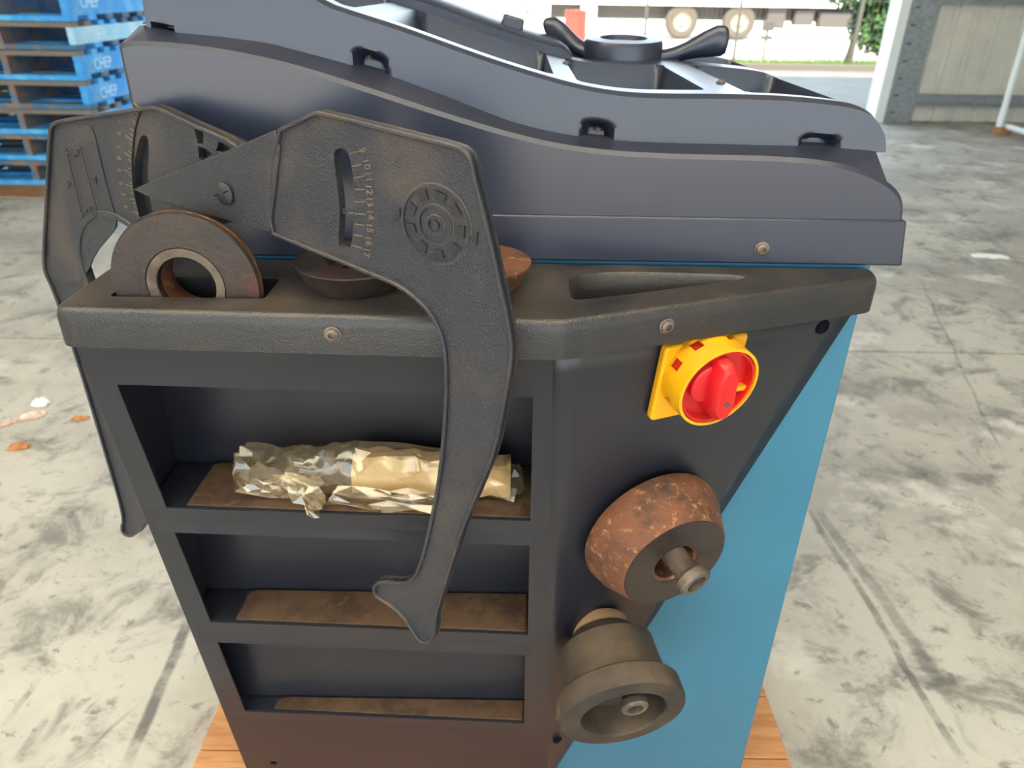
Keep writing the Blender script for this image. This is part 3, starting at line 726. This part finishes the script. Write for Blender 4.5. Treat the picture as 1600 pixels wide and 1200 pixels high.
# back arm
OFB = -.013
def buv(x, y): return cuv(x, y, OFB)
def b3(p, off=0): return c3(p, OFB + off)
back_px = [(79, 203), (83, 192), (95, 186), (160, 176), (236, 164), (250, 166), (300, 190), (371, 222), (392, 245), (400, 320), (360, 352), (300, 352), (255, 345), (235, 375), (222, 420), (205, 470), (192, 520), (186, 560), (192, 620), (205, 690), (220, 752), (236, 782), (246, 792), (243, 804), (228, 815), (218, 832), (207, 839), (195, 835), (190, 822), (194, 810), (186, 775), (168, 715), (140, 620), (112, 530), (84, 450), (71, 425), (69, 402), (74, 300)]
back2 = chaikin([buv(*p) for p in back_px], 1)
def bsolid(name, pts2, t0, t1, m, parent, smooth=40): return prism(name, [b3(p) for p in pts2], CN, t0, t1, m, parent, smooth)
ba = bsolid('back_arm', back2, -.010, 0, M_CAL, cal)
bslot = chaikin([buv(*p) for p in [(216, 222), (221, 212), (228, 211), (233, 222), (232, 255), (231, 290), (236, 320), (243, 345), (236, 352), (224, 350), (218, 335), (211, 300), (209, 260)]], 1)
tri_px = [[(303, 199), (317, 207), (318, 226), (309, 224)], [(309, 228), (320, 232), (332, 240), (316, 252), (311, 247)], [(342, 221), (356, 228), (366, 240), (337, 236)]]
hole_c = buv(196, 436); hr = (buv(138, 436) - hole_c).length
holec = [hole_c + V((cos(i * pi / 16), sin(i * pi / 16))) * hr for i in range(32)]
cut(ba, [prism_data([b3(p) for p in q], CN, -.03, .03) for q in [bslot, holec] + [[buv(*p) for p in t_] for t_ in tri_px]])
ba.data.materials.clear(); ba.data.materials.append(M_CAL); ba.data.shade_smooth(); ba.data.set_sharp_from_angle(angle=radians(35))
rb = ringband('back_rim', [p for p in back2], .0045, OFB - .004, OFB + .0045, M_CAL, ba)
hb = list(reversed(holec))
ringband('hole_rim', [hole_c + (p - hole_c) * 1.10 for p in holec], hr * .10, OFB - .001, OFB + .003, M_CAL, ba)
bsolid('slot_shade_backing', [buv(*p) for p in [(200, 200), (240, 200), (250, 346), (205, 346)]], -.016, -.0101, M_CALD, ba)  # backing in darker plastic, its colour standing in for shade inside the slot
bsolid('slot_shade_backing', [buv(*p) for p in [(296, 192), (375, 226), (375, 256), (300, 256)]], -.016, -.0101, M_CALD, ba)  # dark plate paints the shade behind the three small holes
# scale arc, ticks and numbers
arc = chaikin([buv(*p) for p in [(221, 172), (213, 195), (209, 225), (207.5, 250), (208, 275), (210, 295), (214, 315), (219, 337)]], 2, closed=False)
def ribbon(name, line, w_, t1, m, parent):
    pts_l = []; pts_r = []
    for i, p in enumerate(line):
        d = (line[min(i + 1, len(line) - 1)] - line[max(i - 1, 0)]).normalized(); n = V((-d.y, d.x)) * w_ / 2
        pts_l.append(p + n); pts_r.append(p - n)
    return bsolid(name, pts_l + pts_r[::-1], -.001, t1, m, parent, 30)
ribbon('scale_arc', arc, .0012, .0018, M_CALD, ba)
num = [(188, 190, '1'), (187, 209, '2'), (186, 228, '3'), (186, 247, '4'), (187, 266, '5'), (190, 286, '6'), (193, 304, '7'), (197, 323, '8')]
na = len(arc)
for k_ in range(24):
    p = arc[int((na - 1) * (k_ + .5) / 24)]; i0 = int((na - 1) * (k_ + .5) / 24)
    d = (arc[min(i0 + 1, na - 1)] - arc[max(i0 - 1, 0)]).normalized(); n = V((-d.y, d.x))
    if n.x > 0: n = -n
    ln = .013 if k_ % 3 == 1 else .007
    bsolid('scale_tick', bar2(p + n * .001, p + n * ln, .0008), -.001, .0012, M_CALT, ba)
for x, y, s_ in num:
    text_mesh('scale_number', s_, .0095, b3(buv(x, y), .0004), V((0, 0, -1)), CU, CN, .0006, M_CALT, ba)
# embossed rim profile in its own raised field
fld = chaikin([buv(*p) for p in [(98, 205), (108, 199), (138, 195), (147, 200), (160, 260), (176, 320), (186, 350), (170, 372), (150, 395), (138, 425), (120, 445), (90, 440), (80, 415), (84, 330)]], 1)
bsolid('sunk_field', fld, -.001, .0012, M_CAL, ba)
rim_px = [[(106, 233), (131, 338)], [(128, 230), (156, 336)], [(101, 235), (106, 233), (108, 238), (112, 239), (114, 244), (120, 244), (121, 240), (126, 238), (123, 232), (128, 230)], [(128, 341), (131, 338), (132, 331), (137, 330), (138, 325), (145, 325), (146, 331), (150, 332), (151, 337), (157, 336)]]
for ln in rim_px:
    l2 = [buv(*p) for p in ln]
    for a_, b_ in zip(l2, l2[1:]):
        bsolid('embossed_line', bar2(a_, b_, .0024), 0, .0030, M_CAL, ba); bsolid('embossed_line', [p + V((.0016, 0)) for p in bar2(a_, b_, .0008)], 0, .0016, M_CALT, ba)
for q in (((106, 283), (113, 286), (109, 294)), ((146, 278), (152, 276), (153, 287), (149, 288))):
    bsolid('embossed_arrow', [buv(*p) for p in q], 0, .0024, M_CALD, ba)
lathe('pivot_pin', [(0, -.02), (.011, -.02), (.011, .002), (.0125, .0034), (.0125, .006), (.009, .0088), (.004, .0098), (0, .010)], c3(cuv(356, 301)), CN, M_CALD, cal, 28)
prism('pivot_slot', [c3(p, .0085) for p in bar2(cuv(345, 303), cuv(366, 296), .0012)], CN, 0, .0012, M_HOLE, cal)
# ------------------------------------------------------------------ clear plastic bag on the top shelf
def bag():
    m = bpy.data.materials.new('clear_plastic_film'); m.use_nodes = True
    nt = m.node_tree; N = nt.nodes; L = nt.links; N.remove(N['Principled BSDF']); out = N['Material Output']
    tr_ = N.new('ShaderNodeBsdfTransparent'); tr_.inputs[0].default_value = (.93, .9, .84, 1)
    gl = N.new('ShaderNodeBsdfGlossy'); gl.inputs['Roughness'].default_value = .12; gl.inputs[0].default_value = (1, .97, .9, 1)
    df = N.new('ShaderNodeBsdfDiffuse'); df.inputs[0].default_value = srgb(214, 190, 150)
    m1 = N.new('ShaderNodeMixShader'); m1.inputs[0].default_value = .34; L.new(gl.outputs[0], m1.inputs[1]); L.new(df.outputs[0], m1.inputs[2])
    lw = N.new('ShaderNodeLayerWeight'); lw.inputs[0].default_value = .45
    ad = N.new('ShaderNodeMath'); ad.operation = 'MULTIPLY_ADD'; ad.inputs[1].default_value = .34; ad.inputs[2].default_value = .10; L.new(lw.outputs['Facing'], ad.inputs[0])
    m2 = N.new('ShaderNodeMixShader'); L.new(ad.outputs[0], m2.inputs[0]); L.new(tr_.outputs[0], m2.inputs[1]); L.new(m1.outputs[0], m2.inputs[2])
    L.new(m2.outputs[0], out.inputs[0])
    root = empty('plastic_bag', (-.15, .83, ZT[0][1] + .003), 'crumpled clear plastic bag lying on the top shelf', 'bag')
    z0 = ZT[0][1] + .0035
    rnd = random.Random(3)
    # closed crumpled sleeve: rings along X
    sec = [(-.375, .050, .004, .045), (-.362, .058, .010, .050), (-.335, .052, .010, .055), (-.315, .048, .006, .055), (-.292, .062, .000, .058), (-.262, .064, .000, .060), (-.230, .068, .0, .060), (-.200, .071, .0, .060), (-.165, .070, .0, .060), (-.13, .064, .0, .060), (-.10, .060, .0, .060), (-.06, .055, .0, .060), (-.02, .046, .0, .058), (.005, .036, .0, .052), (.018, .020, .004, .040)]
    fine = []
    for a, b_ in zip(sec, sec[1:]):
        for k_ in range(2): fine.append(tuple(p + (q - p) * k_ / 2 for p, q in zip(a, b_)))
    fine.append(sec[-1])
    S_ = 14; vv_ = []; ff_ = []
    for i, (X, hgt, lift, wd) in enumerate(fine):
        yc = .832
        for k_ in range(S_):
            an = 2 * pi * k_ / S_; c_, s_ = cos(an), sin(an)
            e = .75
            y = yc + wd * .55 * math.copysign(abs(c_) ** e, c_); z = z0 + lift + hgt * .5 * (1 + math.copysign(abs(s_) ** e, s_) * (1 - .25 * (c_ > 0)))
            j = .0055
            f_ = .6 + .7 * sin(X * 90 + k_ * .9) * sin(X * 41 - k_ * 1.7)
            dz = rnd.uniform(-j, j) * 1.0 + .005 * f_; dy = rnd.uniform(-j, j)
            yy = min(y + dy, .889)
            vv_.append(V((X + rnd.uniform(-.004, .004), yy, max(z0, z + dz * (s_ > -.6)))))
    n_ = len(fine)
    for i in range(n_ - 1):
        for k_ in range(S_):
            l = (k_ + 1) % S_; a = i * S_ + k_; b2 = i * S_ + l; c2 = a + S_; d2 = b2 + S_
            ff_ += [(a, b2, d2), (a, d2, c2)] if (i + k_) % 2 else [(a, b2, c2), (b2, d2, c2)]
    film = mk('film', vv_, ff_, m, root)
    film.data.shade_smooth(); film.data.set_sharp_from_angle(angle=radians(38))
    # loose corner flap hanging over the shelf edge and a small one at the left
    def flap(pts, seed):
        r_ = random.Random(seed); a, b_, c_, d_ = [V(p) for p in pts]; v2 = []; f2 = []; n2 = 7
        for i in range(n2 + 1):
            for j in range(n2 + 1):
                s_, t_ = i / n2, j / n2
                p = a.lerp(b_, s_).lerp(d_.lerp(c_, s_), t_)
                v2.append(p + V((r_.uniform(-.004, .004), r_.uniform(-.006, .006), r_.uniform(-.004, .004))))
        for i in range(n2):
            for j in range(n2):
                q = i * (n2 + 1) + j; f2 += [(q, q + 1, q + n2 + 2), (q, q + n2 + 2, q + n2 + 1)]
        o = mk('film_flap', v2, f2, m, root); so = o.modifiers.new('solid', 'SOLIDIFY'); so.thickness = .0006
    flap([onA(-.315, z0 + .045) - nA * .025, onA(-.25, z0 + .05) - nA * .02, A(508, 790) + nA * .004, A(488, 806) + nA * .006], 4)
    flap([V((-.35, .81, z0 + .03)), V((-.28, .81, z0 + .034)), V((-.255, .795, z0 + .004)), V((-.375, .80, z0 + .012))], 9)
    flap([V((-.23, .795, z0 + .028)), V((-.06, .79, z0 + .026)), V((-.05, .775, z0 + .001)), V((-.25, .79, z0 + .001))], 12)
    # folded pale sheet inside
    n3 = 16; v3 = []; f3 = []
    for i in range(n3 + 1):
        X = -.215 + .215 * i / n3
        for j, (y, z) in enumerate(((.806, .010), (.812, .034), (.835, .052), (.862, .050), (.868, .012))):
            v3.append(V((X, y, z0 + z * (1 - .25 * i / n3) + .003 * sin(i * 1.9 + j))))
    for i in range(n3):
        for j in range(4): a = i * 5 + j; f3.append((a, a + 1, a + 6, a + 5))
    sh_ = mk('folded_sheet', v3, f3, mat('pale_tan_sheet', srgb(224, 196, 146), srgb(206, 176, 128), 12, .35, bump=.5, bscale=60), root, smooth=30)
    so = sh_.modifiers.new('solid', 'SOLIDIFY'); so.thickness = .001
bag()

# ------------------------------------------------------------------ wing nut on top of the hood
wy = 1.475
wn = empty('wing_nut', onY(970, 92, wy), 'black two-winged hub nut lying on top of the hood', 'nut')
hubc = onY(972, 92, wy); px_m = (onY(1033, 80, wy) - onY(910, 80, wy)).length / 2
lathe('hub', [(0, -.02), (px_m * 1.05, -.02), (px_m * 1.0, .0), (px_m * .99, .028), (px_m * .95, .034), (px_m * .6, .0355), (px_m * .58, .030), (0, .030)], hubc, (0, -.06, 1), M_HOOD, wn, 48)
def wing(pxs, rv, rh, depth):
    path = [onY(x, y, wy) + V((0, d, 0)) for (x, y), d in zip(pxs, depth)]
    path = chaikin(path, 2, closed=False)
    n = len(path)
    ip = lambda tab, t: tab[min(int(t * (len(tab) - 1)), len(tab) - 2)] * (1 - (t * (len(tab) - 1) - min(int(t * (len(tab) - 1)), len(tab) - 2))) + tab[min(int(t * (len(tab) - 1)), len(tab) - 2) + 1] * (t * (len(tab) - 1) - min(int(t * (len(tab) - 1)), len(tab) - 2))
    r1 = [ip(rh, i / (n - 1)) for i in range(n)]; r2 = [ip(rv, i / (n - 1)) for i in range(n)]
    tube('wing', path, r1, M_HOOD, wn, 20, r2=r2)
wing([(1000, 92), (1045, 88), (1075, 76), (1098, 67), (1115, 62), (1126, 60), (1131, 60)], [.020, .013, .015, .022, .026, .022, .004], [.03, .018, .014, .012, .012, .010, .003], [0, -.01, -.02, -.03, -.035, -.035, -.035])
wing([(945, 90), (915, 82), (895, 68), (880, 55), (868, 47), (857, 45), (851, 47)], [.020, .013, .014, .018, .019, .016, .004], [.03, .016, .013, .011, .011, .009, .003], [0, .01, .03, .05, .06, .065, .065])

# ------------------------------------------------------------------ wooden pallet below the machine
wp = empty('wooden_pallet', (0, 1.2, 0), 'pale bare wooden pallet carrying the wheel balancer', 'pallet')
PX0, PX1 = onZ(325, 1140, .12).x, onZ(1217, 1140, .12).x
y = .66
while y < 1.78:
    box('deck_board', PX0, PX1, y, y + .147, .098, .12, M_WOOD, wp, bv=.002); y += .150
for x in (PX0, (PX0 + PX1) / 2 - .02, PX1 - .045): box('stringer', x, x + .045, .66, 1.86, 0, .098, M_WOOD, wp, bv=.002)

# ------------------------------------------------------------------ blue pallets stacked at the left
ly = [287, 250.5, 210, 170, 125, 78, 33]
SX, SY = -3.33, 6.06
zl = [max(0, onY(50, q, SY).z) for q in ly]; zl[0] = 0
zl.append(zl[-1] + .25)
names = ['bottom pallet of the stack at the left, standing on the floor', 'weathered blue pallet, second from the floor in the stack at the left', 'weathered blue pallet, third from the floor in the stack at the left',
         'blue pallet, fourth from the floor, with pale stencil lettering on its side', 'blue pallet, fifth from the floor, with pale lettering on its side', 'pale faded blue pallet, sixth from the floor in the stack', 'topmost blue pallet in view with rust-brown front boards']
for i in range(7):
    h_ = zl[i + 1] - zl[i] - .002
    dx, dy = random.uniform(-.012, .012), random.uniform(-.012, .012)
    r = empty('blue_pallet', (SX + dx, SY + dy, zl[i]), names[i], 'pallet', 'stack of blue pallets')
    t = .038
    D = 1.5
    for j, x in enumerate((-.05, -.60, -1.16)):
        s_ = box('stringer', x, x + .05, .004, D - .004, t, h_ - t, (M_PALE if i == 5 else M_PBLUE) if j == 0 else M_PBLUED, r, local=True)
        if j == 0 and i in (2, 3, 4, 5, 6):
            text_mesh('stencil', 'CHEP', .115, (.0515, .24, h_ / 2), (0, 1, 0), (0, 0, 1), (1, 0, 0), .0005, M_PTXT, None).parent = r
    for b_ in range(8):
        y = b_ * (D - .095) / 7
        box('deck_board', -1.16, .0, y, y + .095, h_ - t, h_ - .002, random.choice([M_PBLUED, M_PGREY]) if b_ == 0 else random.choice([M_PBLUED, M_PBLUE]), r, local=True, bv=.003)
    for b_ in range(6):
        y = b_ * (D - .12) / 5
        box('bottom_board', -1.16, .0, y, y + .12, 0, t, random.choice([M_PBLUED, M_PBLUE]), r, local=True, bv=.003)
cs = box('cardboard_sheet', -4.75, -3.30, 5.66, 6.02, 0.0, .006, M_CARD); tag(cs, 'flat brown cardboard sheet on the floor before the pallet stack', 'cardboard')

# ------------------------------------------------------------------ white steel stand at the right
f0 = onZ(1563, 212, 0)
ws = empty('steel_stand', f0, 'white tubular steel stand near the corrugated wall', 'stand')
ft = box('foot_block', f0.x - .05, f0.x + .10, f0.y - .04, f0.y + .10, 0, .10, M_CARD, ws, bv=.006)
u0 = onY(1561, 198, f0.y); u1 = onY(1612, 25, f0.y + .1)
tube('upright', [u0, u0 + (u1 - u0) * 1.35], .036, M_WHITE, ws, 14)
b0 = onY(1570, 196, f0.y + .02); b1 = onZ(1660, 225, .08)
tube('base_rail', [b0, b1], .032, M_WHITE, ws, 14)

# ------------------------------------------------------------------ litter on the floor
def scrap(name, x, y, sx, sy, sz, m, label, cat, seed, rz=0):
    r_ = random.Random(seed); p = onZ(x, y, 0); v_ = []; f_ = []; n = 9
    for i in range(n + 1):
        for j in range(n + 1):
            a, b_ = i / n * 2 - 1, j / n * 2 - 1
            k_ = 1 - .35 * r_.random() * (abs(a) == 1 or abs(b_) == 1)
            q = V((a * sx * k_, b_ * sy * k_ * (1 - .3 * a * a), 0)); q.rotate(Matrix.Rotation(rz, 3, 'Z'))
            z = .002 + sz * max(0, (1 - a * a) * (1 - b_ * b_)) * r_.uniform(.5, 1.1) + .002 * r_.random()
            v_.append(p + V((q.x, q.y, z)))
    for i in range(n):
        for j in range(n): a = i * (n + 1) + j; f_.append((a, a + 1, a + n + 2, a + n + 1))
    o = mk(name, v_, f_, m, None); so = o.modifiers.new('solid', 'SOLIDIFY'); so.thickness = .0015; so.offset = 1
    tag(o, label, cat)
scrap('plastic_scrap', 1547, 402, .13, .045, .02, M_PAPER, 'white curled plastic scrap on the floor at the right', 'litter', 1, -.15)
scrap('paper_scrap', 65, 632, .035, .028, .03, M_PAPER, 'small white scrap on the floor at the left', 'litter', 2)
scrap('packing_scrap', 52, 650, .05, .035, .02, M_SCR2, 'pinkish torn scrap beside the white one on the left floor', 'litter', 3, .5)
scrap('packing_scrap', 30, 700, .04, .022, .018, M_SCR1, 'orange brown scrap on the left floor nearest the camera', 'litter', 4, .2)
scrap('packing_scrap', 126, 655, .035, .015, .012, M_SCR1, 'orange flake on the left floor closest to the machine', 'litter', 5, .1)
scrap('packing_scrap', 12, 662, .04, .02, .01, M_SCR2, 'pale torn scrap at the left picture edge', 'litter', 6, .9)

# ------------------------------------------------------------------ outside: kerb, fence, tree, truck
gs = box('grass_soil', -14, 30, FY - .2, FY + .9, -.05, .05, M_LEAFY); S(gs)
vv_, ff_ = [], []
for _ in range(9000):
    x, y, z = random.uniform(2, 10), random.uniform(FY - .18, FY + .85), .05; h_ = random.uniform(.04, .16); a = random.uniform(0, 2 * pi); i = len(vv_)
    vv_ += [V((x - .008 * cos(a), y - .008 * sin(a), z)), V((x + .008 * cos(a), y + .008 * sin(a), z)), V((x + random.uniform(-.04, .04), y + random.uniform(-.04, .04), z + h_))]; ff_.append((i, i + 1, i + 2))
me = bpy.data.meshes.new('grass'); me.from_pydata([tuple(v) for v in vv_], [], ff_); me.materials.append(M_LEAFY)
g_ = bpy.data.objects.new('grass', me); COL.objects.link(g_); tag(g_, 'strip of green grass behind the kerb', 'grass', kind='stuff')
fe = empty('wire_fence', (3, FY, 0), 'dark wire mesh fence beyond the doorway', 'fence')
FT = 1.9
for px_ in (640, 822, 1004, 1146, 1330):
    X = onY(px_, 92, FY).x; box('post', X - .028, X + .028, FY - .028, FY + .028, .0, FT, M_WIRE, fe)
dat = []
for i in range(150): x = -6 + i * .1; dat.append(boxv(x - .0025, x + .0025, FY - .003, FY + .003, .05, FT))
for z in (.08, .34, .6, .95, 1.3, 1.65): dat.append(boxv(-6, 9, FY - .004, FY + .004, z - .004, z + .004))
wm = mk('wire_mesh', *merge(*dat), M_WIRE, fe); wm['kind'] = 'stuff'
# standpipe in the yard
sp = onZ(1192, 92, 0)
st = empty('standpipe', sp, 'thin standpipe with small head in the yard behind the hood', 'standpipe')
zz = onY(1193, 44, sp.y).z
tube('pipe', [sp, V((sp.x, sp.y, zz))], .035, M_WIRE, st, 10)
box('tap_head', sp.x - .13, sp.x + .13, sp.y - .08, sp.y + .08, zz - .06, zz + .16, M_CHASS, st, bv=.02)
box('cross_arm', sp.x - .12, sp.x + .12, sp.y - .03, sp.y + .03, onY(1193, 58, sp.y).z - .03, onY(1193, 58, sp.y).z + .03, M_WIRE, st)
# tree
tb_ = onZ(1322, 97, .05); tb_ = V((tb_.x, tb_.y, 0.05))
te = empty('young_tree', tb_, 'leafy green tree growing at the doorway edge', 'tree')
tube('trunk', [tb_, tb_ + V((.1, .05, .8)), tb_ + V((.35, .1, 1.8)), tb_ + V((.5, .1, 3))], [.06, .05, .045, .03], M_BARK, te, 9)
tube('branch', [tb_ + V((.1, .05, .7)), tb_ + V((.5, .0, 1.0)), tb_ + V((.9, .1, 1.7))], [.035, .03, .015], M_BARK, te, 7)
tube('branch', [tb_ + V((.25, .08, 1.4)), tb_ + V((-.1, .0, 1.9)), tb_ + V((-.4, .1, 2.6))], [.03, .025, .012], M_BARK, te, 7)
vv_, ff_ = [], []
for _ in range(9000):
    while True:
        q = V((random.uniform(-1, 1), random.uniform(-1, 1), random.uniform(-1, 1)))
        if .25 < q.length < 1: break
    blob = random.choice([(.45, 1.9, 1.15, 1.0), (.9, 1.2, .75, .8), (.0, 1.55, .75, .55), (.6, .75, .65, .6), (1.0, .45, .5, .35)])
    c_ = tb_ + V((blob[0] + q.x * blob[2], q.y * .9, blob[1] + q.z * blob[3]))
    if c_.z < .1: continue
    a = V((random.uniform(-1, 1), random.uniform(-1, 1), random.uniform(-1, 1))).normalized(); b_ = a.orthogonal().normalized(); s_ = random.uniform(.045, .09); i = len(vv_)
    vv_ += [c_ - a * s_, c_ + b_ * s_ * .5, c_ + a * s_, c_ - b_ * s_ * .5]; ff_.append((i, i + 1, i + 2, i + 3))
me = bpy.data.meshes.new('foliage'); me.from_pydata([tuple(v) for v in vv_], [], ff_); me.materials.append(M_LEAF)
fo = bpy.data.objects.new('foliage', me); COL.objects.link(fo); adopt(fo, te); fo['kind'] = 'stuff'
# truck trailer with wheels in the distance
TY = 26.5
w1, w2, w0 = onY(1066, 33, TY), onY(1156, 32, TY), onY(952, 20, TY)
tr_ = empty('truck_trailer', (w1.x, TY + 1, 0), 'white truck trailer with pale wheels parked beyond the fence', 'truck')
dz = .98
box('deck', w0.x - 3.5, w2.x + 5.5, TY - .1, TY + 2.3, dz, dz + .5, M_TRUCK, tr_)
box('chassis', w0.x - 3, w2.x + 5, TY + .5, TY + .7, .55, dz, M_CHASS, tr_)
box('chassis', w0.x - 3, w2.x + 5, TY + 1.5, TY + 1.7, .55, dz, M_CHASS, tr_)
for wx in (w1.x, w2.x):
    o_ = (wx, TY, .52)
    wh = lathe('tyre', [(.28, 0), (.44, -.02), (.5, .02), (.52, .08), (.52, .26), (.5, .32), (.28, .34)], o_, (0, 1, 0), M_TYRE, tr_, 36)
    lathe('wheel_rim', [(.29, .0), (.28, .03), (.2, .10), (.12, .08), (.11, .0), (0, -.01)], o_, (0, 1, 0), M_RIM, wh, 28)
for x0_, x1_, z0_, z1_ in ((w2.x + .9, w2.x + 1.5, .35, dz), (w2.x + 1.8, w2.x + 2.4, .45, .9), (w2.x + 2.6, w2.x + 3.8, .40, .85)):
    box('tool_box', x0_, x1_, TY + .1, TY + .5, z0_, z1_, M_CHASS, tr_, bv=.03)
box('mudguard', w0.x - .9, w0.x - .4, TY, TY + .5, .3, dz, M_TRUCK, tr_, bv=.03)
# things in the yard left of the truck
X0, X1 = onY(876, 20, 22.5).x, onY(924, 20, 22.5).x
dr = lathe('oil_drum', [(0, 0), (.30, 0), (.31, .02), (.30, .05), (.30, .3), (.315, .32), (.30, .34), (.30, .62), (.315, .64), (.30, .66), (.30, .88), (.31, .9), (.29, .91), (.28, .89), (0, .89)], ((X0 + X1) / 2, 22.5, 0), (0, 0, 1), M_ORANGE, None, 32)
tag(dr, 'red orange steel drum in the bright yard', 'drum')
cr = empty('white_crate', (onY(828, 20, 22.8).x, 22.8, 0), 'white crate in the bright yard left of the red drum', 'crate')
cx = cr.location.x
for z in (.08, .34, .60, .86): box('crate_slat', cx - .55, cx + .55, 22.5, 22.54, z, z + .22, M_TRUCK, cr, bv=.01)
for x in (cx - .55, cx + .47): box('crate_post', x, x + .08, 22.54, 22.62, 0, 1.15, M_TRUCK, cr)
for k_ in range(2): box('crate_side', cx - .55 + k_ * 1.06, cx - .51 + k_ * 1.06, 22.62, 23.4, .08, 1.1, M_TRUCK, cr)
bw = S(tag(mk('wall_yard', *ribbed(-16, cx - .9, 25.0, 0, 2.2, .3, .12, .05), M_SHEET), 'pale ribbed boundary wall far behind the hood'))
so = bw.modifiers.new('solid', 'SOLIDIFY'); so.thickness = .02
